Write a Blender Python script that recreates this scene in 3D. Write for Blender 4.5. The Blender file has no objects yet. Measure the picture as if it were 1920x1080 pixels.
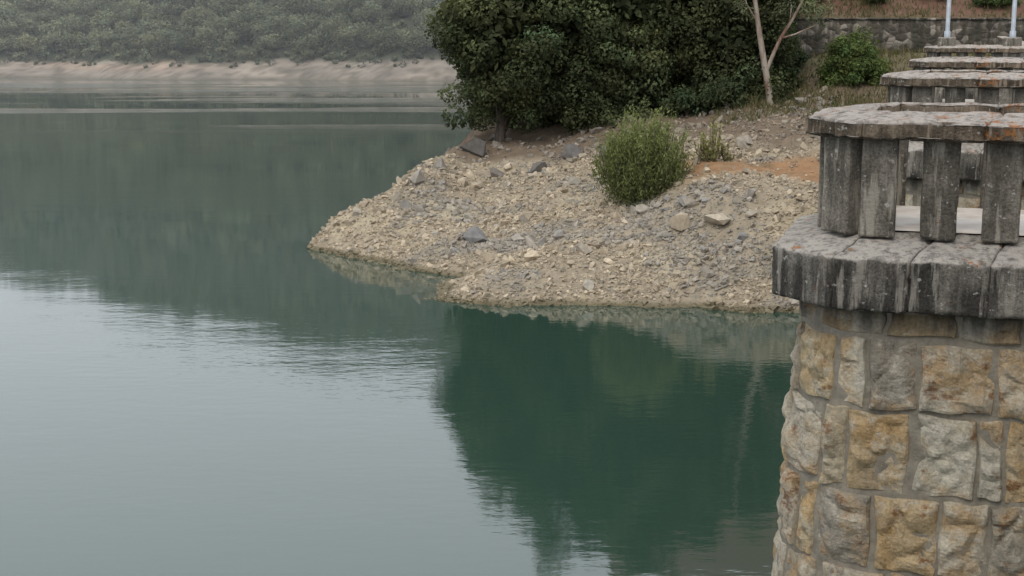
import bpy, bmesh, math, random
import numpy as np
from mathutils import Vector, noise as mn
rng=np.random.default_rng(7); random.seed(7)
scene=bpy.context.scene
COL=scene.collection
CAMZ=12.0

# ------------------------------------------------------------ helpers
def link(o,parent=None):
    COL.objects.link(o)
    if parent: o.parent=parent
    return o
def empty(name,loc=(0,0,0),rotz=0):
    o=bpy.data.objects.new(name,None); o.location=loc; o.rotation_euler=(0,0,rotz); o.empty_display_size=.3
    return link(o)
def fast_mesh(name,V,F,col=None,mat=None,smooth=False):
    V=np.ascontiguousarray(V,dtype=np.float32); F=np.ascontiguousarray(F,dtype=np.int32)
    me=bpy.data.meshes.new(name)
    me.vertices.add(len(V)); me.vertices.foreach_set('co',V.ravel())
    me.loops.add(F.size); me.loops.foreach_set('vertex_index',F.ravel())
    me.polygons.add(len(F)); me.polygons.foreach_set('loop_start',np.arange(0,F.size,F.shape[1],dtype=np.int32))
    me.update(calc_edges=True)
    me.polygons.foreach_set('use_smooth',np.full(len(F),smooth,dtype=bool))
    if col is not None:
        c=np.ones((len(V),4),dtype=np.float32); c[:,:3]=col
        a=me.color_attributes.new('Col','FLOAT_COLOR','POINT'); a.data.foreach_set('color',c.ravel())
    if mat: me.materials.append(mat)
    me.update()
    return me
def obj(name,me,parent=None,loc=(0,0,0)):
    o=bpy.data.objects.new(name,me); o.location=loc
    return link(o,parent)

def _hash(ix,iy,seed):
    n=(ix*374761393+iy*668265263+seed*982451653)&0xffffffff
    n=((n^(n>>13))*1274126177)&0xffffffff
    return ((n^(n>>16))&0xffff)/65535.0
def vnoise(x,y,seed=0):
    x=np.asarray(x,float);y=np.asarray(y,float)
    ix=np.floor(x).astype(np.int64);iy=np.floor(y).astype(np.int64)
    fx=x-ix;fy=y-iy;fx=fx*fx*(3-2*fx);fy=fy*fy*(3-2*fy)
    a=_hash(ix,iy,seed);b=_hash(ix+1,iy,seed);c=_hash(ix,iy+1,seed);d=_hash(ix+1,iy+1,seed)
    return (a*(1-fx)+b*fx)*(1-fy)+(c*(1-fx)+d*fx)*fy
def fbm(x,y,seed=0,o=4):
    s=0;a=.5
    for i in range(o):
        s=s+a*(vnoise(x*2**i,y*2**i,seed+i)-.5); a*=.5
    return s
def sstep(a,b,x):
    t=np.clip((x-a)/(b-a),0,1); return t*t*(3-2*t)

# ------------------------------------------------------------ materials
def newmat(name):
    m=bpy.data.materials.new(name); m.use_nodes=True
    nt=m.node_tree; b=nt.nodes['Principled BSDF']; return m,nt,b
def N(nt,t,**k):
    n=nt.nodes.new(t)
    for a,v in k.items():
        if a in n.inputs.keys(): n.inputs[a].default_value=v
        else: setattr(n,a,v)
    return n
def L(nt,a,b): nt.links.new(a,b)
def coords(nt,scale=(1,1,1),kind='Object'):
    tc=N(nt,'ShaderNodeTexCoord'); mp=N(nt,'ShaderNodeMapping'); mp.inputs['Scale'].default_value=scale
    L(nt,tc.outputs[kind],mp.inputs['Vector']); return mp.outputs[0]
def nz(nt,vec,scale,detail=5,rough=.6):
    n=N(nt,'ShaderNodeTexNoise'); n.inputs['Scale'].default_value=scale; n.inputs['Detail'].default_value=detail; n.inputs['Roughness'].default_value=rough
    L(nt,vec,n.inputs['Vector']); return n.outputs['Fac']
def ramp(nt,fac,stops):
    r=N(nt,'ShaderNodeValToRGB'); e=r.color_ramp.elements
    while len(e)<len(stops): e.new(.5)
    for i,(p,c) in enumerate(stops):
        e[i].position=p; e[i].color=(c[0],c[1],c[2],1) if not isinstance(c,(int,float)) else (c,c,c,1)
    L(nt,fac,r.inputs[0]); return r.outputs[0]
def mix(nt,f,a,b,mode='MIX'):
    m=N(nt,'ShaderNodeMix',data_type='RGBA',blend_type=mode)
    for s,v in ((m.inputs[0],f),(m.inputs[6],a),(m.inputs[7],b)):
        if isinstance(v,(int,float)): s.default_value=v
        elif isinstance(v,tuple): s.default_value=(*v,1)
        else: L(nt,v,s)
    return m.outputs[2]
def mth(nt,op,a,b=0.):
    m=N(nt,'ShaderNodeMath',operation=op)
    for s,v in ((m.inputs[0],a),(m.inputs[1],b)):
        if isinstance(v,(int,float)): s.default_value=v
        else: L(nt,v,s)
    return m.outputs[0]
def bump(nt,b,h,strength,dist):
    n=N(nt,'ShaderNodeBump'); n.inputs['Strength'].default_value=strength; n.inputs['Distance'].default_value=dist
    L(nt,h,n.inputs['Height']); L(nt,n.outputs[0],b.inputs['Normal']); return n
def attr(nt):
    return N(nt,'ShaderNodeAttribute',attribute_name='Col').outputs['Color']
def sepx(nt,kind,i=2):
    if kind=='N': o=N(nt,'ShaderNodeNewGeometry').outputs['Normal']
    else: o=N(nt,'ShaderNodeTexCoord').outputs['Object']
    s=N(nt,'ShaderNodeSeparateXYZ'); L(nt,o,s.inputs[0]); return s.outputs[i]
sepz=sepx

def attr_mat(name,nscale,lo,hi,bs=.4,bd=.05,rough=.95,bscale=None):
    m,nt,b=newmat(name); v=coords(nt)
    n=nz(nt,v,nscale); k=ramp(nt,n,[(.3,lo),(.7,hi)])
    c=mix(nt,1.0,attr(nt),k,'MULTIPLY'); L(nt,c,b.inputs['Base Color'])
    b.inputs['Roughness'].default_value=rough; b.inputs['Specular IOR Level'].default_value=.2
    bump(nt,b,nz(nt,v,bscale or nscale*3,6,.7),bs,bd); return m
M_ground=attr_mat('ground_soil_gravel',1.6,.75,1.2,.8,.12,bscale=5)
M_rock=attr_mat('limestone_rubble',3.0,.72,1.2,.6,.05,bscale=6)
M_farground=attr_mat('far_bank_soil',.12,.75,1.2,.6,.6,bscale=.5)

def leaf_mat(name,rough=.7,trans=.25,spec=.12):
    m,nt,b=newmat(name); out=nt.nodes['Material Output']
    c=attr(nt); L(nt,c,b.inputs['Base Color']); b.inputs['Roughness'].default_value=rough; b.inputs['Specular IOR Level'].default_value=spec
    t=N(nt,'ShaderNodeBsdfTranslucent'); L(nt,mix(nt,1.0,c,(1.1,1.25,.7),'MULTIPLY'),t.inputs[0])
    ms=N(nt,'ShaderNodeMixShader'); ms.inputs[0].default_value=trans
    L(nt,b.outputs[0],ms.inputs[1]);L(nt,t.outputs[0],ms.inputs[2]);L(nt,ms.outputs[0],out.inputs[0]); return m
M_leaf=leaf_mat('foliage'); M_farleaf=leaf_mat('distant_foliage',1.0,.1)

def bark_mat(name,c1,c2):
    m,nt,b=newmat(name); v=coords(nt,(1,1,.25))
    L(nt,ramp(nt,nz(nt,v,2.5),[(.38,c1),(.6,c2)]),b.inputs['Base Color']); b.inputs['Roughness'].default_value=.9
    bump(nt,b,nz(nt,v,8),.5,.03); return m
M_bark=bark_mat('dark_bark',(.05,.04,.03),(.13,.10,.08))
M_euc=bark_mat('pale_eucalyptus_bark',(.14,.075,.05),(.32,.27,.22))

def concrete(name,light,dark,top,orange_amt,stain=0.,lich=6.5,topfine=.4):
    m,nt,b=newmat(name); v=coords(nt)
    base=ramp(nt,nz(nt,v,9,8,.7),[(.3,tuple(x*.65 for x in light)),(.65,light)])
    vs=coords(nt,(7,7,.9)); s=nz(nt,vs,1.0,6,.65)
    big=nz(nt,v,1.7,4,.6)
    sm=ramp(nt,mth(nt,'ADD',mth(nt,'MULTIPLY',s,.6),mth(nt,'MULTIPLY',big,.5)),[(.50-stain,0.),(.62-stain,.92)])
    c=mix(nt,sm,base,dark)
    fine=ramp(nt,nz(nt,v,55,5,.75),[(.36,.45),(.6,1.25)])
    c=mix(nt,.85,c,fine,'MULTIPLY')
    wst=ramp(nt,nz(nt,coords(nt,(12,12,1.4)),1.0,5,.65),[(.54,0.),(.62,.75)])
    c=mix(nt,wst,c,tuple(min(.6,x*1.4) for x in light))
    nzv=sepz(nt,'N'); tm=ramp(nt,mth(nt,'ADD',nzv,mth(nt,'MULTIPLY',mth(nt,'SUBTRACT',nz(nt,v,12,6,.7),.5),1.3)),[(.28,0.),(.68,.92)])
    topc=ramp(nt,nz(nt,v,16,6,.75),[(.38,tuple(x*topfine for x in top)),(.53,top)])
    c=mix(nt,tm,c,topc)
    o=ramp(nt,mth(nt,'ADD',nz(nt,v,lich,8,.75),mth(nt,'MULTIPLY',nzv,.03)),[(.655-orange_amt,0.),(.69-orange_amt,.85)])
    oc=ramp(nt,nz(nt,v,30,3,.6),[(.4,(.20,.075,.025)),(.6,(.42,.17,.045))])
    c=mix(nt,o,c,oc)
    o=ramp(nt,nz(nt,v,21,4,.6),[(.63,0.),(.67,.8)])
    c=mix(nt,o,c,(.44,.425,.38))
    L(nt,c,b.inputs['Base Color']); b.inputs['Roughness'].default_value=.95; b.inputs['Specular IOR Level'].default_value=.2
    bump(nt,b,mth(nt,'ADD',nz(nt,v,26,8,.75),mth(nt,'MULTIPLY',nz(nt,v,90,3,.6),.4)),1.0,.026); return m
M_coping=concrete('weathered_coping_stone',(.235,.185,.135),(.055,.044,.033),(.47,.42,.375),.062,stain=-.005,lich=5.)
M_balus=concrete('baluster_concrete',(.27,.245,.205),(.095,.085,.070),(.37,.335,.29),.0,stain=.0)
M_slab=concrete('weathered_slab_stone',(.235,.215,.185),(.038,.035,.031),(.48,.44,.39),.008,stain=.012)
M_dam=concrete('dam_concrete',(.26,.24,.21),(.10,.095,.085),(.36,.34,.31),-.03)
m,nt,b=newmat('pale_floor_screed'); v=coords(nt)
L(nt,ramp(nt,nz(nt,v,5),[(.3,(.50,.44,.38)),(.6,(.68,.63,.57))]),b.inputs['Base Color']); b.inputs['Roughness'].default_value=.9; M_floor=m

# masonry stones
m,nt,b=newmat('sandstone_block'); v=coords(nt)
a_=attr(nt)
c=mix(nt,1.,a_,ramp(nt,nz(nt,v,7,8,.7),[(.3,.68),(.65,1.15)]),'MULTIPLY')
o=ramp(nt,nz(nt,v,2.6,7,.62),[(.48,0.),(.60,.7)])
c=mix(nt,o,c,(.41,.265,.12))
o=ramp(nt,nz(nt,coords(nt,(1,1,1.6)),3.6,8,.72),[(.575,0.),(.63,.8)])
c=mix(nt,o,c,(.19,.082,.030))
o=ramp(nt,nz(nt,coords(nt,(1.3,1,1)),2.3,7,.7),[(.58,0.),(.72,.5)])
c=mix(nt,o,c,(.24,.22,.18))
o=ramp(nt,nz(nt,coords(nt,(1,1.3,1.4)),5.3,8,.75),[(.52,0.),(.63,.7)])
c=mix(nt,o,c,(.50,.46,.385))
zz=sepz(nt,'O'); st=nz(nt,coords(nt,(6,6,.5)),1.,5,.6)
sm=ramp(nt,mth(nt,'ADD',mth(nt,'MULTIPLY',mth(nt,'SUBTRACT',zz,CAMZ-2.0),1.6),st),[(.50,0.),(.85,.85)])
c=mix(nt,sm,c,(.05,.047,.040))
c=mix(nt,.7,c,ramp(nt,nz(nt,v,45,5,.75),[(.35,.6),(.6,1.15)]),'MULTIPLY')
L(nt,c,b.inputs['Base Color']); b.inputs['Roughness'].default_value=.95; b.inputs['Specular IOR Level'].default_value=.2
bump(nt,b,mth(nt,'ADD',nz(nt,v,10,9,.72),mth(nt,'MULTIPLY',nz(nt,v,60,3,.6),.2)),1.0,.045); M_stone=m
m,nt,b=newmat('mortar'); v=coords(nt)
c=ramp(nt,nz(nt,v,10,6,.7),[(.3,(.12,.105,.082)),(.7,(.27,.24,.19))]); L(nt,c,b.inputs['Base Color']); b.inputs['Roughness'].default_value=.95
bump(nt,b,nz(nt,v,50),.8,.01); M_mortar=m

# retaining wall
m,nt,b=newmat('mossy_retaining_wall'); v=coords(nt,(1,1,1.3))
vo=N(nt,'ShaderNodeTexVoronoi'); vo.inputs['Scale'].default_value=2.2; L(nt,v,vo.inputs['Vector'])
vd=N(nt,'ShaderNodeTexVoronoi',feature='DISTANCE_TO_EDGE'); vd.inputs['Scale'].default_value=2.2; L(nt,v,vd.inputs['Vector'])
sx=N(nt,'ShaderNodeSeparateXYZ'); L(nt,vo.outputs['Color'],sx.inputs[0])
c=ramp(nt,sx.outputs[0],[(0.,(.035,.03,.024)),(.5,(.09,.075,.056)),(1.,(.30,.265,.225))])
c=mix(nt,ramp(nt,vd.outputs[0],[(.0,1.),(.07,0.)]),c,(.12,.105,.09))
c=mix(nt,ramp(nt,nz(nt,coords(nt,(1.4,1.4,.25)),1.,5),[(.46,0.),(.60,.8)]),c,(.035,.034,.024))
L(nt,c,b.inputs['Base Color']); b.inputs['Roughness'].default_value=.95; bump(nt,b,vd.outputs[0],.6,.2); M_rwall=m
m,nt,b=newmat('galvanised_post'); v=coords(nt); L(nt,ramp(nt,nz(nt,v,6),[(.3,(.27,.30,.33)),(.7,(.36,.39,.43))]),b.inputs['Base Color']); b.inputs['Roughness'].default_value=.5; b.inputs['Metallic'].default_value=.3; M_post=m
m,nt,b=newmat('lamp_glass'); b.inputs['Base Color'].default_value=(.7,.7,.66,1); b.inputs['Roughness'].default_value=.2; M_glass=m
m,nt,b=newmat('asphalt'); v=coords(nt); L(nt,ramp(nt,nz(nt,v,8),[(.3,(.045,.045,.045)),(.7,(.065,.065,.063))]),b.inputs['Base Color']); b.inputs['Roughness'].default_value=.9; M_asph=m

# water
m,nt,b=newmat('reservoir_water'); v=coords(nt)
b.inputs['Base Color'].default_value=(.027,.056,.041,1)
b.inputs['IOR'].default_value=1.74; b.inputs['Specular IOR Level'].default_value=.5
b.inputs['Roughness'].default_value=.035
patch=ramp(nt,nz(nt,coords(nt,(.012,.035,1)),1.,4,.55),[(.42,.10),(.62,1.)])
farp=mth(nt,'MULTIPLY',mth(nt,'MULTIPLY',ramp(nt,mth(nt,'MULTIPLY',sepx(nt,'O',1),.002),[(.30,0.),(.56,1.)]),ramp(nt,nz(nt,coords(nt,(.007,.045,1)),1.,4,.55),[(.48,0.),(.56,1.)])),15.)
r1=nz(nt,coords(nt,(1.3,2.6,1)),1.,3,.55)
r2=nz(nt,coords(nt,(.22,.5,1)),1.,2,.5)
h=mth(nt,'MULTIPLY',mth(nt,'ADD',mth(nt,'MULTIPLY',r1,.6),r2),mth(nt,'ADD',patch,farp))
bump(nt,b,h,1.0,.014); M_water=m

# ------------------------------------------------------------ water
w=fast_mesh('water',np.array([[-1500,-400,0],[1500,-400,0],[1500,1500,0],[-1500,1500,0]]),np.array([[0,1,2,3]]),None,M_water)
obj('water',w)

# ------------------------------------------------------------ headland terrain
front=np.array([(-10.75,76.6),(-9.9,75.4),(-9.08,74.7),(-6.6,72.7),(-4.24,69.7),(-2.86,68.2),(-3.0,65.6),(-3.35,62.7),(-1.4,61.4),(3.27,61.2),(7.86,60.5),(12.04,59.4),(20,56),(34,50),(60,45),(150,40)])
back=np.array([(-10.75,76.6),(-10.7,79),(-9.3,82),(-7.8,86),(-6.5,92),(-6.2,100),(-5,112),(3,135),(18,170),(50,230),(150,260)])
poly=np.vstack([front,back[::-1]])
def pdist(x,y,pl):
    d=np.full(x.shape,1e9)
    for i in range(len(pl)-1):
        a=pl[i];bb=pl[i+1]-a
        t=np.clip(((x-a[0])*bb[0]+(y-a[1])*bb[1])/(bb@bb),0,1)
        d=np.minimum(d,np.hypot(x-a[0]-t*bb[0],y-a[1]-t*bb[1]))
    return d
def inside(x,y):
    c=np.zeros(x.shape,bool); n=len(poly)
    for i in range(n):
        x1,y1=poly[i];x2,y2=poly[(i+1)%n]
        if y1==y2: continue
        c^=((y1>y)!=(y2>y))&(x<(x2-x1)*(y-y1)/(y2-y1)+x1)
    return c
WY=97.0
def height(x,y,detail=True):
    wx=x+ (fbm(x*.5,y*.5,3)*1.8 if detail else 0); wy=y+(fbm(x*.5+9,y*.5,5)*1.7 if detail else 0)
    df=pdist(wx,wy,front);db=pdist(wx,wy,back);ins=inside(wx,wy)
    A=np.interp(df,[0,3,6.5,10,14,18,30,60,120],[0,1.6,3.0,4.3,5.6,6.6,8.5,18,40])
    B=np.interp(df,[0,2,8.6,14,18,22,27.6,40,80,140],[0,.7,2.4,3.7,5.1,6.5,7.4,10,24,44])
    C=np.interp(df,[0,3,7,10,16,22,28,37,80,160],[0,1.3,3.1,4.4,5.2,6.2,7.5,10.1,24,60])
    wA=1-sstep(-7,-1,x); wC=sstep(5,11,x)
    h=A*wA+(1-wA)*(B*(1-wC)+C*wC)
    hb=np.where(db<6,1.35*db,8.1+.55*(db-6))
    h=np.minimum(h,hb)
    h=np.where(ins,h,-np.minimum(df,db)*.4)
    up=12.5+(y-WY)*.5; wr=sstep(16.5,18.8,x)
    h=np.where(y>WY+.15,h*(1-wr)+np.maximum(up,h)*wr,np.where(x>16,np.minimum(h,10.3),h))
    if detail: h=h+(fbm(x*.35,y*.35,11)*1.1+fbm(x*1.7,y*1.7,21)*.4)*sstep(.0,2.5,np.abs(h))
    return h
def hpt(x,y): return float(height(np.array([float(x)]),np.array([float(y)]))[0])

xs=np.concatenate([np.arange(-16,40,.3),np.arange(40,150,3)])
ys=np.concatenate([np.arange(44,96.9,.3),[96.95,97.0,97.1,97.3],np.arange(97.6,115,.8),np.arange(115,262,4)])
GX,GY=np.meshgrid(xs,ys); Z=height(GX,GY)
nx,ny=len(xs),len(ys)
idx=np.arange(nx*ny).reshape(ny,nx)
Fq=np.stack([idx[:-1,:-1],idx[:-1,1:],idx[1:,1:],idx[1:,:-1]],-1).reshape(-1,4)
x=GX.ravel();y=GY.ravel();z=Z.ravel()
def zones(x,y,z):
    df=pdist(x,y,front)
    n=fbm(x*.4,y*.4,31)
    dirt=sstep(8.2,10.2,x+n*4)*sstep(11,12.2,df+n*2)*(1-sstep(14.5,17.5,df+n*4))
    brown=sstep(3.9,4.7,z+n*1.6)*(1-sstep(6,10,x))
    brown=np.maximum(brown,sstep(17.5,20,df+n*3)*sstep(5,9,x))
    return df,dirt,brown
df,dirt,brown=zones(x,y,z)
def lerp(a,b,t): return a*(1-t[:,None])+np.array(b)*t[:,None]
c=np.tile(np.array([.30,.25,.182]),(len(x),1))
c=lerp(c,(.40,.335,.235),sstep(.0,.25,fbm(x*.3,y*.6,41)))
c=lerp(c,(.16,.118,.083),brown*.9)
c=lerp(c,(.31,.18,.095),dirt)
c=lerp(c,(.20,.15,.09),dirt*sstep(.0,.2,fbm(x*.9,y*.9,47))*.7)
c=lerp(c,(.13,.12,.06),sstep(8,10,z)*.7)
c=lerp(c,(.15,.085,.06),sstep(97,98,y))
c=lerp(c,(.12,.10,.055),(1-sstep(.04,.22,z))*.9)
obj('headland_terrain',fast_mesh('headland_terrain',np.stack([x,y,z],1),Fq,c,M_ground,True))

# ------------------------------------------------------------ rocks
def hull_rock(seed):
    r=np.random.default_rng(seed); bm=bmesh.new()
    p=r.normal(size=(13,3)); p/=np.linalg.norm(p,axis=1)[:,None]; p*=r.uniform(.75,1.1,(13,1))
    p*=np.array([1,r.uniform(.65,.95),r.uniform(.5,.85)])
    for q in p: bm.verts.new(q)
    bmesh.ops.convex_hull(bm,input=bm.verts)
    bmesh.ops.delete(bm,geom=[g for g in bm.verts if not g.link_faces],context='VERTS')
    bmesh.ops.triangulate(bm,faces=bm.faces); bm.verts.index_update()
    V=np.array([v.co[:] for v in bm.verts]);F=np.array([[v.index for v in f.verts] for f in bm.faces]); bm.free()
    return V,F
protos=[hull_rock(i) for i in range(16)]
def rot_rand(n,tilt=.5):
    a=rng.uniform(0,2*np.pi,n);b_=rng.normal(0,tilt,n);c_=rng.normal(0,tilt,n)
    ca,sa,cb,sb,cc,sc=np.cos(a),np.sin(a),np.cos(b_),np.sin(b_),np.cos(c_),np.sin(c_)
    o=np.ones(n);zr=np.zeros(n)
    Rz=np.stack([ca,-sa,zr,sa,ca,zr,zr,zr,o],1).reshape(n,3,3)
    Rx=np.stack([o,zr,zr,zr,cb,-sb,zr,sb,cb],1).reshape(n,3,3)
    Ry=np.stack([cc,zr,sc,zr,o,zr,-sc,zr,cc],1).reshape(n,3,3)
    return Rz@Rx@Ry
def rock_mesh(name,P,S,C):
    Vs=[];Fs=[];Cs=[];off=0
    pid=rng.integers(0,len(protos),len(P))
    for k,(pv,pf) in enumerate(protos):
        s=np.where(pid==k)[0]
        if not len(s): continue
        R=rot_rand(len(s)); v=np.einsum('nij,kj->nki',R,pv)*S[s][:,None,None]+P[s][:,None,:]
        Vs.append(v.reshape(-1,3)); Cs.append(np.repeat(C[s],len(pv),0))
        f=pf[None]+(np.arange(len(s))*len(pv))[:,None,None]+off; Fs.append(f.reshape(-1,3)); off+=len(s)*len(pv)
    return fast_mesh(name,np.vstack(Vs),np.vstack(Fs),np.vstack(Cs),M_rock,False)
def scatter(n,smin,smax,pw,x0,x1,y0,y1,dens):
    x=rng.uniform(x0,x1,n);y=rng.uniform(y0,y1,n);z=height(x,y)
    df,dirt,brown=zones(x,y,z)
    keep=(z>-.12)&(z<8.2)&(rng.uniform(size=n)<dens(x,y,z,df,dirt,brown))
    x,y,z,df,dirt,brown=[q[keep] for q in (x,y,z,df,dirt,brown)]
    s=smin+(smax-smin)*rng.uniform(size=len(x))**pw
    gz=sstep(.03,.17,fbm(x*.22,y*.35,77)+.22*np.exp(-((x-6)/5)**2-((y-66)/2.4)**2))
    u=rng.uniform(size=len(x))
    C=np.tile([.39,.325,.238],(len(x),1))*rng.uniform(.75,1.25,(len(x),1))
    C=lerp(C,(.255,.238,.213),np.clip(gz*.7+(u>.84)*.6,0,1))
    C=lerp(C,(.20,.17,.14),brown*.6)
    C=lerp(C,(.14,.12,.07),(1-sstep(.05,.22,z))*.8)
    C*=rng.uniform(.85,1.15,(len(x),1))
    return np.stack([x,y,z+s*.18],1),s,C
def den(x,y,z,df,dirt,brown):
    return (1-dirt*.97)*(1-.5*brown)*(.4+.6*sstep(-.12,.06,fbm(x*.35,y*.6,88)))
parts=[scatter(80000,.03,.12,1.8,-13,20,56,86,den),
       scatter(11500,.10,.30,2.6,-13,20,56,90,den),
       scatter(800,.25,.6,2.4,-13,20,57,92,lambda x,y,z,df,dirt,brown:(1-dirt)*(z>.5)*(.25+.75*sstep(.0,.12,fbm(x*.25,y*.4,99))))]
P=np.vstack([p[0] for p in parts]);S=np.concatenate([p[1] for p in parts]);C=np.vstack([p[2] for p in parts])
obj('rock_rubble',rock_mesh('rock_rubble',P,S,C))
for X,Y,s,g in [(9.7,67,.85,(.42,.36,.28)),(8.1,67.3,.75,(.42,.35,.26)),(8.4,69.4,.55,(.34,.32,.29)),(.75,75,.6,(.37,.31,.23)),(-1.9,72.6,.7,(.21,.205,.20)),(-5.5,81.6,.75,(.33,.30,.26)),(3.4,62.4,.45,(.37,.34,.28)),
    (.3,71.6,.45,(.36,.33,.28)),(-2.4,88.3,1.15,(.13,.12,.11)),(-4.2,84.5,.6,(.25,.23,.20)),(5.5,82.5,.8,(.17,.155,.14)),(-6.4,79.2,.5,(.34,.30,.24)),(11.5,68.5,.5,(.34,.31,.27)),(10.6,65.3,.5,(.25,.24,.23)),(-3.3,77.5,.5,(.36,.32,.25)),(-5.9,77.8,.5,(.3,.28,.25)),(1.6,83.5,.7,(.16,.145,.13)),(3.6,84.5,.75,(.15,.14,.13)),(-.8,84.5,.6,(.17,.15,.13))]:
    me=rock_mesh('boulder',np.array([[0,0,s*.3]]),np.array([s]),np.array([g]))
    obj('boulder',me,None,(X,Y,hpt(X,Y)))

# ------------------------------------------------------------ foliage
def leaves(centers,radii,counts,size,base,var=.25,aspect=.6,shell=.45,up=.35,cvar=.25,squash=.8,nrand=.6,grad=.4,hv=.07):
    n=int(counts.sum()); ci=np.repeat(np.arange(len(centers)),counts)
    d=rng.normal(size=(n,3)); d/=np.linalg.norm(d,axis=1)[:,None]
    r=rng.uniform(shell,1,n)**.7
    p=centers[ci]+d*(r*radii[ci])[:,None]*np.array([1,1,squash])
    nrm=d*.8+rng.normal(size=(n,3))*nrand+np.array([0,0,up]); nrm/=np.linalg.norm(nrm,axis=1)[:,None]
    t=np.cross(nrm,rng.normal(size=(n,3))); t/=np.linalg.norm(t,axis=1)[:,None]; b_=np.cross(nrm,t)
    s=size*rng.uniform(.6,1.35,n)
    t*=s[:,None]*.5; b_*=(s*aspect)[:,None]*.5
    V=np.stack([p-t,p+b_*.9-t*.1,p+t,p-b_],1).reshape(-1,3)
    F=np.arange(4*n).reshape(n,4)
    cl=rng.uniform(1-cvar,1+cvar,len(centers))[ci]; hue=rng.normal(0,hv,len(centers))[ci]
    C=np.array(base)[None]*(cl*rng.uniform(1-var,1+var,n))[:,None]
    C[:,0]*=1+hue+.05; C[:,2]*=1-hue*.5
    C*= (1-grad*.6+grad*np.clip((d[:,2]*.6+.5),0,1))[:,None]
    return V,F,np.repeat(C,4,0)
def tube(path,rad,seg=8):
    path=np.array(path,float); V=[];F=[]
    for i,p in enumerate(path):
        d=path[min(i+1,len(path)-1)]-path[max(i-1,0)]; d/=np.linalg.norm(d)
        a=np.cross(d,[0,1,.01]);a/=np.linalg.norm(a);b_=np.cross(d,a)
        for k in range(seg):
            t=2*math.pi*k/seg; V.append(p+rad[i]*(math.cos(t)*a+math.sin(t)*b_))
        if i:
            for k in range(seg):
                F.append([(i-1)*seg+k,(i-1)*seg+(k+1)%seg,i*seg+(k+1)%seg,i*seg+k])
    return np.array(V),np.array(F)
def tubes(lst):
    Vs=[];Fs=[];o=0
    for p,r in lst:
        V,F=tube(p,r); Vs.append(V);Fs.append(F+o);o+=len(V)
    return np.vstack(Vs),np.vstack(Fs)

def oak(X,Y,rx,z0,z1,seed,base):
    e=empty('evergreen_oak_tree',(X,Y,hpt(X,Y)-.1)); hz=e.location.z
    zc=(z0+z1)/2-hz; rz=(z1-z0)/2
    nc=int(165*rx*rz/(4.2*6.5))
    d=rng.normal(size=(nc,3)); d/=np.linalg.norm(d,axis=1)[:,None]
    d=np.sign(d)*np.abs(d)**.72
    f=rng.uniform(.5,1.0,nc)**.5
    lump=1+.2*np.sin(d[:,0]*3+seed)+.16*np.cos(d[:,2]*4+seed*2)
    cen=d*f[:,None]*np.array([rx*.86,rx*.86,rz*.92])*lump[:,None]*.96+np.array([0,0,zc])
    rad=rng.uniform(.5,1.6,nc)
    cen[:,2]=np.maximum(cen[:,2],z0-hz+rad*.7)
    # low skirt branches hiding the trunk
    ns=26; a=rng.uniform(0,6.283,ns); q=rng.uniform(.15,.72,ns)*rx
    sk=np.stack([np.cos(a)*q,np.sin(a)*q,z0-hz+rng.uniform(.6,3.2,ns)],1)
    cen=np.vstack([cen,sk]); rad=np.concatenate([rad,rng.uniform(.7,1.2,ns)])
    cnt=(rad**2*180).astype(int)+20
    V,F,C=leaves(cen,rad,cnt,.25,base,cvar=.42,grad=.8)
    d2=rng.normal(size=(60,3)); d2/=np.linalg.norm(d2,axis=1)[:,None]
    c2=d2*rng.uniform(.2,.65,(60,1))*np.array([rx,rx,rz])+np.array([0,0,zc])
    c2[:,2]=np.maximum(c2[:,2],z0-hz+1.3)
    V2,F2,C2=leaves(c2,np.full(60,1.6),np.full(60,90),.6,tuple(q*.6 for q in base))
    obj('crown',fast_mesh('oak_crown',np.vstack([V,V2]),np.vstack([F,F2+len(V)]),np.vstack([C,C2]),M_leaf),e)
    L_=[([(0,0,-.3),(.1,0,1.2),(.0,.1,zc*.6),(.2,0,zc+rz*.5)],[.38,.3,.24,.08])]
    for k in range(6):
        a=k*1.05+seed; L_.append(([(0,0,1+.5*k),(math.cos(a)*rx*.35,math.sin(a)*rx*.35,2+.9*k),(math.cos(a)*rx*.7,math.sin(a)*rx*.7,3.2+1.1*k)],[.18,.12,.04]))
    V,F=tubes(L_); obj('trunk',fast_mesh('oak_trunk',V,F,None,M_bark,True),e)
G1=(.080,.099,.046)
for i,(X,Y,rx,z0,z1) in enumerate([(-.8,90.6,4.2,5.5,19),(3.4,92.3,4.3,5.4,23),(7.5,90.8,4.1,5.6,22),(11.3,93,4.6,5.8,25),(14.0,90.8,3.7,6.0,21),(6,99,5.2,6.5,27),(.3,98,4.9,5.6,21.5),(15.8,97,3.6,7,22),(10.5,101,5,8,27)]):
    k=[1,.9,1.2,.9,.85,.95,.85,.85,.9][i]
    oak(X,Y,rx,z0,z1,i*1.3,tuple(q*k for q in G1))

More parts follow.
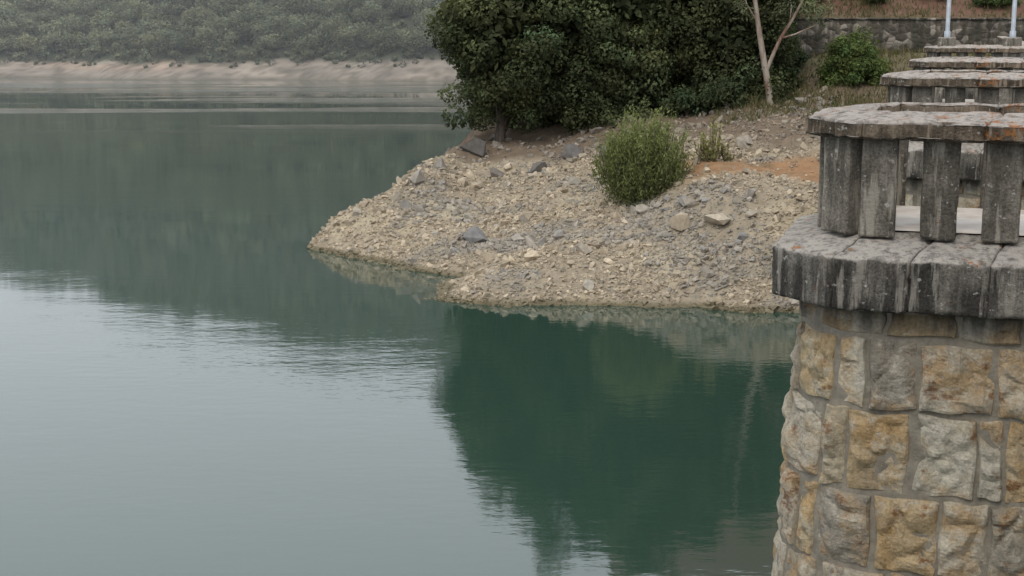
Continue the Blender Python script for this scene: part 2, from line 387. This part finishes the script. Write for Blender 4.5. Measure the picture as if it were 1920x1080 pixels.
def bush(name,X,Y,rx,rz,leaf,base,nc,per,aspect=.5,spread=.55,stems=10,low=0.0,cr=(.35,.7)):
    h=hpt(X,Y); e=empty(name,(X,Y,h))
    d=rng.normal(size=(nc,3)); d/=np.linalg.norm(d,axis=1)[:,None]; d[:,2]=np.abs(d[:,2])*1.0-low
    cen=d*(rng.uniform(spread,1,nc))[:,None]*np.array([rx*.85,rx*.7,rz*.85]); cen[:,2]+=.2
    rad=rng.uniform(*cr,nc); V,F,C=leaves(cen,rad,np.full(nc,per),leaf,base,aspect=aspect,shell=.1,cvar=.25)
    obj('foliage',fast_mesh(name+'_foliage',V,F,C,M_leaf),e)
    L_=[]
    for k in range(stems):
        a=k*2.4; q=rng.uniform(.4,.9)
        L_.append(([(0,0,-.1),(math.cos(a)*rx*.3*q,math.sin(a)*rx*.3*q,rz*.45),(math.cos(a)*rx*.7*q,math.sin(a)*rx*.7*q,rz*.85)],[.045,.03,.01]))
    V,F=tubes(L_); obj('stems',fast_mesh(name+'_stems',V,F,None,M_bark,True),e)
bush('green_shrub',21.2,89.5,2.4,3.5,.2,(.095,.13,.042),170,150,low=.1,spread=.45,cr=(.3,.9))
def willow(X,Y,rx,rz,n,ns,base,leaf=.17,name='willow_shrub',fuzz=.2):
    h=hpt(X,Y); e=empty(name,(X,Y,h))
    Ls=[];P=[];D=[]
    for k in range(ns):
        a=rng.uniform(0,2*math.pi); q=rng.uniform(.02,1)**.5; ln=rng.uniform(.4,1.12)*(1.05-.38*q*q)
        top=np.array([math.cos(a)*rx*q*rng.uniform(.8,1.2),math.sin(a)*rx*q*.8,rz*ln]); bs=np.array([math.cos(a)*rx*.2*q,math.sin(a)*.2*rx*q,-.1])
        mid=(bs+top)/2+np.array([math.cos(a)*rx*q*.25,math.sin(a)*rx*q*.2,-.1])
        Ls.append(([bs,mid,top],[.028,.018,.005]))
        m_=int(n/ns*rng.uniform(.4,1.6)); t=rng.uniform(.08,1.04,m_)**.85
        p=((1-t)**2)[:,None]*bs+(2*t*(1-t))[:,None]*mid+(t**2)[:,None]*top
        p+=rng.normal(size=(m_,3))*fuzz*(1.25-t)[:,None]*rx/2
        P.append(p); D.append(np.tile((top-mid)/np.linalg.norm(top-mid),(m_,1)))
    P=np.vstack(P);D=np.vstack(D)+rng.normal(size=(len(P),3))*.6; D/=np.linalg.norm(D,axis=1)[:,None]
    s=leaf*rng.uniform(.7,1.5,len(P)); T=D*s[:,None]; B=np.cross(D,rng.normal(size=D.shape)); B/=np.linalg.norm(B,axis=1)[:,None]; B*=s[:,None]*.13
    V=np.stack([P-T*.5,P+B,P+T*.5,P-B],1).reshape(-1,3)
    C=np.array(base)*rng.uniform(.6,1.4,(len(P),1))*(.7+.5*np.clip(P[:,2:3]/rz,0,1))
    obj('foliage',fast_mesh(name+'_leaves',V,np.arange(len(V)).reshape(-1,4),np.repeat(C,4,0),M_leaf),e)
    V,F=tubes(Ls); obj('stems',fast_mesh(name+'_stems',V,F,None,M_bark,True),e)
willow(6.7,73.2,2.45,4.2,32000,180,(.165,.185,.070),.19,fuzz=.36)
willow(10.4,74.5,.9,2.0,1000,22,(.25,.24,.10),.2,name='sparse_broom_shrub')
willow(11.3,74.8,.5,1.1,240,12,(.25,.23,.10),.18,name='sparse_broom_shrub')

for X,Y,rx,rz in [(10.8,88.4,1.6,1.7),(13,87.6,1.5,1.7),(16.7,91,1.8,3.2),(18.2,95,1.6,3.0)]:
    bush('understory_shrub',X,Y,rx,rz,.26,(.06,.08,.038),45,110,low=.1,cr=(.4,.8))
for X,Y,rx,rz,k in [(24.5,99.5,1.6,1.5,1),(29,100.5,1.8,1.6,1.1),(33,99,1.6,1.2,.9),(21,100,1.5,1.6,.8),(27,104,2,2,.9),(36,103,2,2,.8),(19.3,98.5,1.3,2.2,.8)]:
    bush('hillside_shrub',X,Y,rx,rz,.26,(.08*k,.115*k,.045*k),40,100,low=.1)

# eucalyptus
e=empty('eucalyptus_tree',(15.9,87.5,0)); 
tr=[([(0,0,6.0),(-.25,0,8.3),(-.62,0,10.1),(-.93,0,11.7),(-1.25,0,13.6),(-1.5,.2,17),(-1.3,.2,21)],[.27,.21,.19,.165,.14,.10,.04]),
    ([(-.45,0,9.3),(.0,-.1,10.5),(.35,-.1,11.3),(1.1,0,12.5),(1.7,0,13.7),(2.3,.1,17)],[.13,.12,.11,.085,.07,.03]),
    ([(.35,-.1,11.3),(1.2,-.2,11.55),(2.2,-.2,12.0),(2.6,-.1,12.1)],[.06,.05,.035,.015]),
    ([(.9,0,12.2),(1.0,.2,13.2),(.7,.2,14.6)],[.05,.04,.02]),
    ([(-1.0,0,12.2),(-1.7,.1,13.3),(-2.3,.1,14.8)],[.07,.05,.02]),
    ([(-1.25,0,13.6),(-.6,.1,15.2),(-.1,.1,17.5)],[.08,.05,.02])]
V,F=tubes(tr); obj('trunk_and_branches',fast_mesh('eucalyptus_trunk',V,F,None,M_euc,True),e)
cen=np.array([(-2.2,0,13.4),(-1.9,.1,14.6),(-.9,0,14.4),(.7,.1,14.2),(2.0,0,13.3),(1.5,0,14.6),(2.4,.1,15.5),(-1.5,.2,17),(-1.2,0,19),(-.2,0,17.8),(2.3,.1,17.3),(-2.4,0,15.8),(-.3,.2,20.5),(1.0,0,16.8),(2.1,0,12.9),(2.5,-.1,12.5),(-1.9,-.1,12.9),(.4,0,13.2),(3.0,.1,13.0)])
rad=rng.uniform(.6,1.1,len(cen)); V,F,C=leaves(cen,rad,np.full(len(cen),170),.26,(.14,.16,.09),aspect=.25,shell=.05)
obj('crown',fast_mesh('eucalyptus_crown',V,F,C,M_leaf),e)

# ------------------------------------------------------------ far shore and wooded hills
def far_shore(X): return 330-(X+18)*.14+6*np.sin(X*.03)+3*np.sin(X*.11+1)
def far_h(X,Y):
    d=Y-far_shore(X)
    crest=np.interp(X,[-500,-215,-120,-36,60,300],[75,92,108,128,140,140])+22*fbm(X*.012,X*0,91,3)
    bank=np.interp(X,[-140,-90,-20],[3.7,3.6,4.4])
    up=np.clip((d-10)/250,0,1)
    h=np.where(d>10,bank+(crest-bank)*(up**.95),np.where(d>0,bank*np.clip(d/10,0,1)**.85,d*.3))
    h=np.where(d>260,crest-(d-260)*.25,h)
    return h+fbm(X*.03,Y*.03,61)*8*sstep(12,60,d)+fbm(X*.2,Y*.2,66)*.9*sstep(0,6,d)+fbm(X*.06,Y*.06,67)*1.6*sstep(2,8,d)
xs=np.concatenate([np.arange(-520,-160,8),np.arange(-160,20,1.2),np.arange(20,400,8)])
ys=np.concatenate([np.arange(300,400,1.2),np.arange(400,760,8)])
GX,GY=np.meshgrid(xs,ys);x=GX.ravel();y=GY.ravel();z=far_h(x,y)
nx,ny=len(xs),len(ys);idx=np.arange(nx*ny).reshape(ny,nx)
Fq=np.stack([idx[:-1,:-1],idx[:-1,1:],idx[1:,1:],idx[1:,:-1]],-1).reshape(-1,4)
d=y-far_shore(x)
c=np.tile(np.array([.245,.212,.175]),(len(x),1))*(1+.8*fbm(x*.08,z*1.4,71)[:,None])
c=lerp(c,(.40,.29,.215),np.exp(-((x+95)/22)**2)*sstep(1,3,z))
c=lerp(c,(.31,.265,.215),sstep(.02,.2,fbm(x*.05,z*.9,73)))
c=lerp(c,(.12,.105,.08),sstep(.0,.14,fbm(x*.5,z*2.5,78))*.7)
c=lerp(c,(.15,.13,.10),(1-sstep(.1,.6,z))*.85)
c=lerp(c,(.075,.085,.055),sstep(9.0,10.5,d+fbm(x*.2,y*.2,75)*4))
obj('hills',fast_mesh('hills',np.stack([x,y,z],1),Fq,c,M_farground,True))
def forest(n,d0,d1,x0,x1,rmin,rmax,per,ls,lumps=1,pw=1.5):
    X=rng.uniform(x0,x1,n);dd=rng.uniform(d0,d1,n);Y=far_shore(X)+dd
    Zb=far_h(X,Y);r=rmin+(rmax-rmin)*rng.uniform(size=n)**pw
    tint=rng.uniform(.65,1.35,n)*(1+.6*fbm(X*.04,Y*.04,17))
    cen=np.stack([X,Y,Zb+r*.6],1)
    if lumps==1: return leaves(cen,r,np.full(n,per),ls,(.105,.12,.078),cvar=.22,aspect=.8,shell=.8,up=.5,squash=.95,var=.08,nrand=.25,grad=.5)
    cc=np.repeat(cen,lumps,0);rr=np.repeat(r,lumps)
    o=rng.normal(size=(len(cc),3)); o/=np.linalg.norm(o,axis=1)[:,None]; o[:,2]=np.abs(o[:,2])*1.1-.2
    cc=cc+o*(rr*rng.uniform(.35,.75,len(rr)))[:,None]; r2=rr*rng.uniform(.35,.62,len(cc))
    cnt=(per*r2**2).astype(int)+10
    V,F,C=leaves(cc,r2,cnt,ls,(.130,.146,.090),cvar=.12,aspect=.75,shell=.6,up=.4,squash=.9,var=.18,nrand=.5,grad=.9)
    tt=np.repeat(np.repeat(tint,lumps),cnt); C*=np.repeat(tt,4)[:,None]
    return V,F,C
A=forest(1250,11,74,-150,-8,1.4,4.6,22,.48,lumps=8,pw=1.3); A2=forest(240,9.5,16,-150,-8,.8,2.4,26,.42,lumps=5)
B_=forest(2600,74,265,-330,150,3.0,5.5,40,2.6); D_=forest(90,6,11,-165,-8,.4,1.4,60,.4); E_=forest(700,12,80,-420,-148,2.5,4,40,2); H_=forest(250,12,80,-8,150,3,5,40,2.2)
Vs=[];Fs=[];Cs=[];o=0
for V,F,C in (A,A2,B_,D_,E_,H_):
    Vs.append(V);Fs.append(F+o);Cs.append(C);o+=len(V)
obj('distant_forest',fast_mesh('distant_forest',np.vstack(Vs),np.vstack(Fs),np.vstack(Cs),M_farleaf))

# humid air lying over the lake: a real, very thin homogeneous volume
Vb,Fb=np.array([[x_,y_,z_] for x_ in (-500,400) for y_ in (130,470) for z_ in (.02,70)],float),np.array([[0,1,3,2],[4,6,7,5],[0,4,5,1],[2,3,7,6],[0,2,6,4],[1,5,7,3]])
m=bpy.data.materials.new('mist'); m.use_nodes=True; nt=m.node_tree
for n in list(nt.nodes):
    if n.type!='OUTPUT_MATERIAL': nt.nodes.remove(n)
vs=nt.nodes.new('ShaderNodeVolumeScatter'); vs.inputs['Color'].default_value=(.93,.97,1,1); vs.inputs['Density'].default_value=.00062; vs.inputs['Anisotropy'].default_value=.0
nt.links.new(vs.outputs[0],[n for n in nt.nodes if n.type=='OUTPUT_MATERIAL'][0].inputs['Volume'])
obj('atmospheric_haze',fast_mesh('atmospheric_haze',Vb,Fb,None,m))

# ------------------------------------------------------------ blocks
def cube_template(cuts=7):
    bm=bmesh.new(); bmesh.ops.create_cube(bm,size=1); bmesh.ops.subdivide_edges(bm,edges=bm.edges,cuts=cuts,use_grid_fill=True)
    bm.verts.index_update(); V=np.array([v.co[:] for v in bm.verts])+.5; F=np.array([[v.index for v in f.verts] for f in bm.faces]); bm.free(); return V,F
TV,TF=cube_template(7); TVs,TFs=cube_template(3); TVl,TFl=cube_template(15)
def block(q,z0,zto,zti,bev=.012,rough=.006,seed=0,tmpl=None,chip=0.):
    V,F=tmpl or (TV,TF)
    U=V.copy()
    q=np.array(q,float)
    lx=np.linalg.norm(q[1]-q[0]);ly=np.linalg.norm(q[3]-q[0]);lz=max(zto,zti)-z0
    first=np.min(U[:,0][U[:,0]>1e-4])
    ext=[(np.abs(U[:,i]-.5)>.499) for i in range(3)]
    ne=sum(e.astype(int) for e in ext)
    for i,l in enumerate((lx,ly,lz)):
        near=np.abs(U[:,i]-first)<1e-3; near2=np.abs(U[:,i]-(1-first))<1e-3
        k=(ne>=2)&ext[i]
        U[k,i]+=np.where(U[k,i]>.5,-1,1)*bev*.55/l
        U[near,i]=bev*1.6/l; U[near2,i]=1-bev*1.6/l
    u,v,w_=U[:,0:1],U[:,1:2],U[:,2]
    xy=(q[0]*(1-u)+q[1]*u)*(1-v)+(q[3]*(1-u)+q[2]*u)*v
    zt=zto*(1-v[:,0])+zti*v[:,0]
    P=np.column_stack([xy,z0+(zt-z0)*w_])
    cen=P.mean(0)
    if rough>0:
        for i in range(len(P)):
            p=Vector(P[i])*6+Vector((seed*3.1,seed*1.7,0)); d=mn.noise_vector(p)+mn.noise_vector(p*3)*.5
            P[i]+=np.array(d)*rough
            if chip and ne[i]>=2:
                c_=max(0,mn.noise(Vector(P[i])*9+Vector((7,3,1))))*chip
                g=(cen-P[i]); g[2]*=2; g/=np.linalg.norm(g); P[i]+=g*c_
    return P,F
def join(parts):
    Vs=[];Fs=[];o=0
    for V,F in parts: Vs.append(V);Fs.append(F+o);o+=len(V)
    return np.vstack(Vs),np.vstack(Fs)
def outline(a0,a1,yh,ch):
    return np.array([(a1,-yh),(a0+ch,-yh),(a0,-yh+ch),(a0,yh-ch),(a0+ch,yh),(a1,yh)])
def ring(a0,a1,yh,ch,w,z0,zto,zti,bl,bev,rough,gap=.001,jit=.003,chip=.03):
    O=outline(a0,a1,yh,ch); I=outline(a0+w,a1,yh-w,max(.04,ch-.586*w)); parts=[]
    for i in range(5):
        ln=np.linalg.norm(O[i+1]-O[i]); n=max(1,round(ln/bl))
        for k in range(n):
            t0=k/n+(gap/ln);t1=(k+1)/n-(gap/ln)
            q=[O[i]*(1-t0)+O[i+1]*t0,O[i]*(1-t1)+O[i+1]*t1,I[i]*(1-t1)+I[i+1]*t1,I[i]*(1-t0)+I[i+1]*t0]
            parts.append(block(q,z0,zto+random.uniform(-jit,jit),zti,bev,rough,0,(TVl,TFl),chip))
    return join(parts)
zc=lambda D:CAMZ-D
A1=1.6
V,F=ring(-1.0,A1,.95,.38,.42,zc(.70),zc(.585),zc(.535),.85,.014,.013,chip=.05); ME_cop=fast_mesh('coping',V,F,None,M_coping,True)
V,F=ring(-1.17,A1,1.15,.42,.50,zc(1.757),zc(1.42),zc(1.305),.43,.014,.010,chip=.04); ME_slab=fast_mesh('slab',V,F,None,M_slab,True)
fl=outline(-.70,A1,.68,.1); ME_floor=bpy.data.meshes.new('floor'); ME_floor.from_pydata([(p[0],p[1],zc(1.300)) for p in fl],[],[list(range(6))[::-1]]); ME_floor.materials.append(M_floor)
parts=[]
def bal(cx,cy,ang,wd=.235,dp=.19,s=0):
    c_,s_=math.cos(ang),math.sin(ang)
    q=[(cx+c_*a-s_*b,cy+s_*a+c_*b) for a,b in ((-wd/2,-dp/2),(wd/2,-dp/2),(wd/2,dp/2),(-wd/2,dp/2))]
    parts.append(block(q,zc(1.33),zc(.695),zc(.695),.010,.007,s,None,.02))
for i,a in enumerate((-.50,-.125,.25,.625,1.0,1.375)):
    bal(a,-.765,0,s=i,wd=.22); bal(a,.765,0,s=i+20,wd=.22)
bal(-.72,-.64,-math.pi/4,.25,s=40); bal(-.72,.64,math.pi/4,.25,s=41)
for i,yy in enumerate((-.36,0,.36)): bal(-.815,yy,math.pi/2,s=50+i)
V,F=join(parts); ME_bal=fast_mesh('balusters',V,F,None,M_balus,False)
# masonry shaft
def chaikin(P,n=2):
    for _ in range(n):
        Q=[P[0]]
        for i in range(len(P)-1): Q+= [P[i]*.75+P[i+1]*.25,P[i]*.25+P[i+1]*.75]
        Q.append(P[-1]); P=np.array(Q)
    return P
def body_path(off):
    P=outline(-1.0-off,A1,1.0+off,.36+off*.4)
    R=[P[0]]+[P[i]+(P[i+1]-P[i])*t for i in range(5) for t in (.12,.88)]+[P[-1]]
    return chaikin(np.array(R),2)
BP=body_path(0); seg=np.linalg.norm(np.diff(BP,axis=0),axis=1); cum=np.concatenate([[0],np.cumsum(seg)]); LEN=cum[-1]
tan=np.gradient(BP,axis=0); tan/=np.linalg.norm(tan,axis=1)[:,None]; nor=np.stack([tan[:,1],-tan[:,0]],1)
if nor[len(nor)//2][0]>0: nor=-nor
def PS(s,off):
    px=np.interp(s,cum,BP[:,0]);py=np.interp(s,cum,BP[:,1]);nx_=np.interp(s,cum,nor[:,0]);ny_=np.interp(s,cum,nor[:,1])
    return px+nx_*off,py+ny_*off
def batter(z): return .0+.065*np.maximum(0,zc(1.9)-z)
Vs=[];Fs=[];Cs=[];o=0
pal=[(.45,.385,.275),(.49,.43,.33),(.44,.335,.20),(.36,.32,.25),(.46,.365,.225),(.49,.45,.36),(.32,.285,.23),(.45,.30,.15),(.48,.43,.34)]
def stone(s0,s1,z0,z1,fine=True,bul=.018,rough=1.):
    global o
    g=.007
    n=24 if fine else 5
    tt=np.concatenate([[0,.03],np.linspace(.07,.93,n-4),[.97,1]]) if fine else np.linspace(0,1,n)
    u,v=np.meshgrid(tt,tt)
    j=[random.uniform(-.018,.014) for _ in range(8)]
    wob=lambda t,k:.008*np.sin(t*random.uniform(5,9)+k)
    S0=s0+g+j[0]*(1-v)+j[1]*v+wob(v,random.random()*6); S1=s1-g+j[2]*(1-v)+j[3]*v+wob(v,random.random()*6)
    Z0=z0+g+j[4]*(1-u)+j[5]*u+wob(u,random.random()*6); Z1=z1-g+j[6]*(1-u)+j[7]*u+wob(u,random.random()*6)
    s=S0+(S1-S0)*u; z=Z0+(Z1-Z0)*v
    e=np.minimum(np.minimum(u,1-u)*(s1-s0),np.minimum(v,1-v)*(z1-z0))
    f=np.clip(e/.016,0,1)**.7; dome=np.clip(e/.08,0,1)**.8
    prof=-.03+.03*f+bul*dome
    tilt=random.uniform(-.04,.04)*(u-.5)+random.uniform(-.03,.03)*(v-.5)
    sd=random.uniform(0,50); nn=np.zeros(u.shape)
    for a in range(n):
        for b_ in range(n):
            p=Vector((s[a,b_]*4+sd,z[a,b_]*4,sd)); q=p+mn.noise_vector(p*1.5)*.35; d1=mn.voronoi(q*1.1)[0]
            nn[a,b_]=mn.noise(p)*.03+ min(d1[1]-d1[0],.5)*.10-.02+mn.noise(p*5)*.007
    off=prof+(nn*rough*(.25+.75*dome)+tilt)*f+batter(z)
    X,Y=PS(s.ravel(),off.ravel()); Vs.append(np.stack([X,Y,z.ravel()],1))
    ii=np.arange(n*n).reshape(n,n)+o; q=np.stack([ii[:-1,:-1],ii[:-1,1:],ii[1:,1:],ii[1:,:-1]],-1).reshape(-1,4); Fs.append(q)
    c=np.array(random.choice(pal))*random.uniform(.8,1.1); Cs.append(np.tile(c,(n*n,1))); o+=n*n
s=0.
while s<LEN-.05:
    w_=random.uniform(.3,.5); s1=min(s+w_,LEN); s1=LEN if LEN-s1<.15 else s1
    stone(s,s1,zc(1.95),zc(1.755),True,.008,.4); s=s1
z=zc(1.95); r=0
while z>-1:
    hh=[.47,.54,.52,.5,.46,.42][r] if r<6 else random.uniform(.38,.55)
    s=0.; fine=r<5
    while s<LEN-.05:
        w_=random.choice([.16,.22,.31,.36,.40,.47]); s1=min(s+w_,LEN); s1=LEN if LEN-s1<.16 else s1
        if w_>.34 and random.random()<.12:
            k=random.uniform(.35,.65); stone(s,s1,z-hh,z-hh*k,fine); stone(s,s1,z-hh*k,z,fine)
        else: stone(s,s1,z-hh,z,fine)
        s=s1
    z-=hh; r+=1
ME_stones=fast_mesh('masonry_blocks',np.vstack(Vs),np.vstack(Fs),np.vstack(Cs),M_stone,False)
zsb=np.array([zc(1.75),zc(1.9),zc(4),zc(8),-1.5]); sp=np.linspace(0,LEN,90)
Vm=[];
for zz_ in zsb:
    X,Y=PS(sp,np.full(90,-.012)+batter(zz_)); Vm.append(np.stack([X,Y,np.full(90,zz_)],1))
ii=np.arange(90*5).reshape(5,90); q=np.stack([ii[:-1,:-1],ii[:-1,1:],ii[1:,1:],ii[1:,:-1]],-1).reshape(-1,4)
ME_core=fast_mesh('mortar_core',np.vstack(Vm),q,None,M_mortar,True)
TH=math.radians(17.58); tx,ty=math.sin(TH),math.cos(TH)
def along(s,a): return (s*tx+a*ty, s*ty-a*tx)
for i,sc in enumerate((10.15,18.45,26.75,35.05)):
    X,Y=along(sc,0); dz=.0 if i<3 else .12
    e=empty('dam_bastion',(X,Y,dz),-TH)
    for nme,me in (('coping',ME_cop),('support_slab',ME_slab),('floor',ME_floor),('balusters',ME_bal),('masonry_blocks',ME_stones),('mortar_core',ME_core)):
        obj(nme,me,e)
# dam wall
def boxm(name,x0,x1,y0,y1,z0,z1,mat,parent,n=True):
    V,F=block([(x0,y0),(x1,y0),(x1,y1),(x0,y1)],z0,z1,z1,.02,0,0,(TVs,TFs)); return obj(name,fast_mesh(name,V,F,None,mat,False),parent)
e=empty('dam_wall',(0,0,0),-TH)
boxm('wall_body',A1,7.5,-8,92,-3,zc(1.46),M_dam,e)
boxm('roadway',A1+.6,6.9,-8,92,zc(1.45),zc(1.40),M_asph,e)
segs=[(-8,9.0),(11.3,17.3),(19.6,25.6),(27.9,33.9),(36.2,92)]
for s0,s1 in segs:
    boxm('parapet_wall',A1+.05,A1+.40,s0,s1,zc(1.455),zc(.72),M_balus,e); boxm('parapet_coping',A1-.03,A1+.48,s0-.02,s1+.02,zc(.718),zc(.56),M_coping,e)
boxm('parapet_wall',6.95,7.3,-8,92,zc(1.455),zc(.72),M_balus,e)
boxm('parapet_coping',6.87,7.38,-8,92,zc(.718),zc(.56),M_coping,e)
for a,s in ((-.49,34.6),(.93,34.6)):
    X,Y=along(s,a); e=empty('lamp_post',(X,Y,0),-TH)
    V,F=block([(-.2,-.2),(.2,-.2),(.2,.2),(-.2,.2)],zc(.45),zc(.24),zc(.24),.015,.004,3,(TVs,TFs)); obj('pedestal',fast_mesh('pedestal',V,F,None,M_balus,False),e)
    V,F=tube([(0,0,zc(.25)),(0,0,zc(.1)),(0,0,zc(.09)),(0,0,zc(-5.2)),(0,-.05,zc(-5.5)),(0,-.6,zc(-5.7)),(0,-.9,zc(-5.68))],[.07,.07,.048,.042,.04,.035,.035],12); obj('post',fast_mesh('post',V,F,None,M_post,True),e)
    V,F=block([(-.11,-1.4),(.11,-1.4),(.09,-.8),(-.09,-.8)],zc(-5.58),zc(-5.70),zc(-5.74),.02,0,0,(TVs,TFs)); obj('lamp_head',fast_mesh('lamp_head',V,F,None,M_post,False),e)
    V,F=block([(-.08,-1.35),(.08,-1.35),(.07,-.95),(-.07,-.95)],zc(-5.54),zc(-5.579),zc(-5.579),.01,0,0,(TVs,TFs)); obj('lens',fast_mesh('lens',V,F,None,M_glass,False),e)

# retaining wall
e=empty('retaining_wall')
bs=[]
xw=18.2;k=0
while xw<60:
    bs.append(block([(xw,96.75),(xw+1.499,96.75),(xw+1.499,97.25),(xw,97.25)],8.6,12.45,12.45,.01,.05,0,(TV,TF))); xw+=1.5;k+=1
V,F=join(bs); obj('masonry',fast_mesh('masonry',V,F,None,M_rwall,True),e)
V,F=join([block([(18.1+i*1.05,96.62),(19.13+i*1.05,96.62),(19.13+i*1.05,97.35),(18.1+i*1.05,97.35)],12.46,12.58,12.58,.03,.04,i,(TVs,TFs)) for i in range(40)])
obj('coping',fast_mesh('rw_coping',V,F,None,M_rwall,False),e)

n=34000; X=rng.uniform(12,36,n);Y=rng.uniform(80,112,n)
keep=(fbm(X*.3,Y*.3,55)+rng.uniform(-.2,.2,n)>.0)&((X>17)|(Y>84)); X=X[keep];Y=Y[keep];Zg=height(X,Y)
n=len(X); hh=rng.uniform(.15,.55,n); a=rng.uniform(0,6.28,n); dx=np.cos(a)*.05;dy=np.sin(a)*.05; lx=rng.normal(0,.12,n);ly=rng.normal(0,.12,n)
V=np.stack([np.stack([X-dx,Y-dy,Zg],1),np.stack([X+dx,Y+dy,Zg],1),np.stack([X+lx,Y+ly,Zg+hh],1)],1).reshape(-1,3)
C=lerp(np.tile([.18,.14,.075],(n,1)),(.075,.10,.038),rng.uniform(size=n)**1.2)
obj('grass',fast_mesh('grass',V,np.arange(3*n).reshape(n,3),np.repeat(C,3,0),M_leaf))

# ------------------------------------------------------------ light
SE,SR=math.radians(52),math.radians(200)
W=bpy.data.worlds.new('World'); scene.world=W; W.use_nodes=True; nt=W.node_tree; bg=nt.nodes['Background']
sky=nt.nodes.new('ShaderNodeTexSky'); sky.sky_type='NISHITA'; sky.sun_disc=False; sky.sun_elevation=SE; sky.sun_rotation=SR; sky.air_density=1.0; sky.dust_density=4; sky.ozone_density=1
hs=nt.nodes.new('ShaderNodeHueSaturation'); hs.inputs['Saturation'].default_value=.30
nt.links.new(sky.outputs[0],hs.inputs['Color'])
cl=mix(nt,.85,hs.outputs[0],(9.0,9.5,10.2))
nt.links.new(cl,bg.inputs['Color']); bg.inputs['Strength'].default_value=.145
sl=bpy.data.lights.new('sun','SUN'); sl.energy=1.05; sl.angle=math.radians(18); sl.color=(1,.90,.75)
so=bpy.data.objects.new('sun',sl); link(so)
dirv=Vector((math.sin(SR)*math.cos(SE),math.cos(SR)*math.cos(SE),math.sin(SE)))
so.rotation_euler=dirv.to_track_quat('Z','Y').to_euler(); so.location=(0,-20,60)
cam=bpy.data.cameras.new('camera'); cam.lens=50; cam.sensor_width=36; cam.clip_end=4000; cam.clip_start=.1
co=bpy.data.objects.new('camera',cam); co.location=(0,0,CAMZ); co.rotation_euler=(math.radians(90-10.41),0,0); link(co); scene.camera=co
scene.view_settings.view_transform='Standard'; scene.view_settings.look='None'; scene.view_settings.exposure=0
print('done')
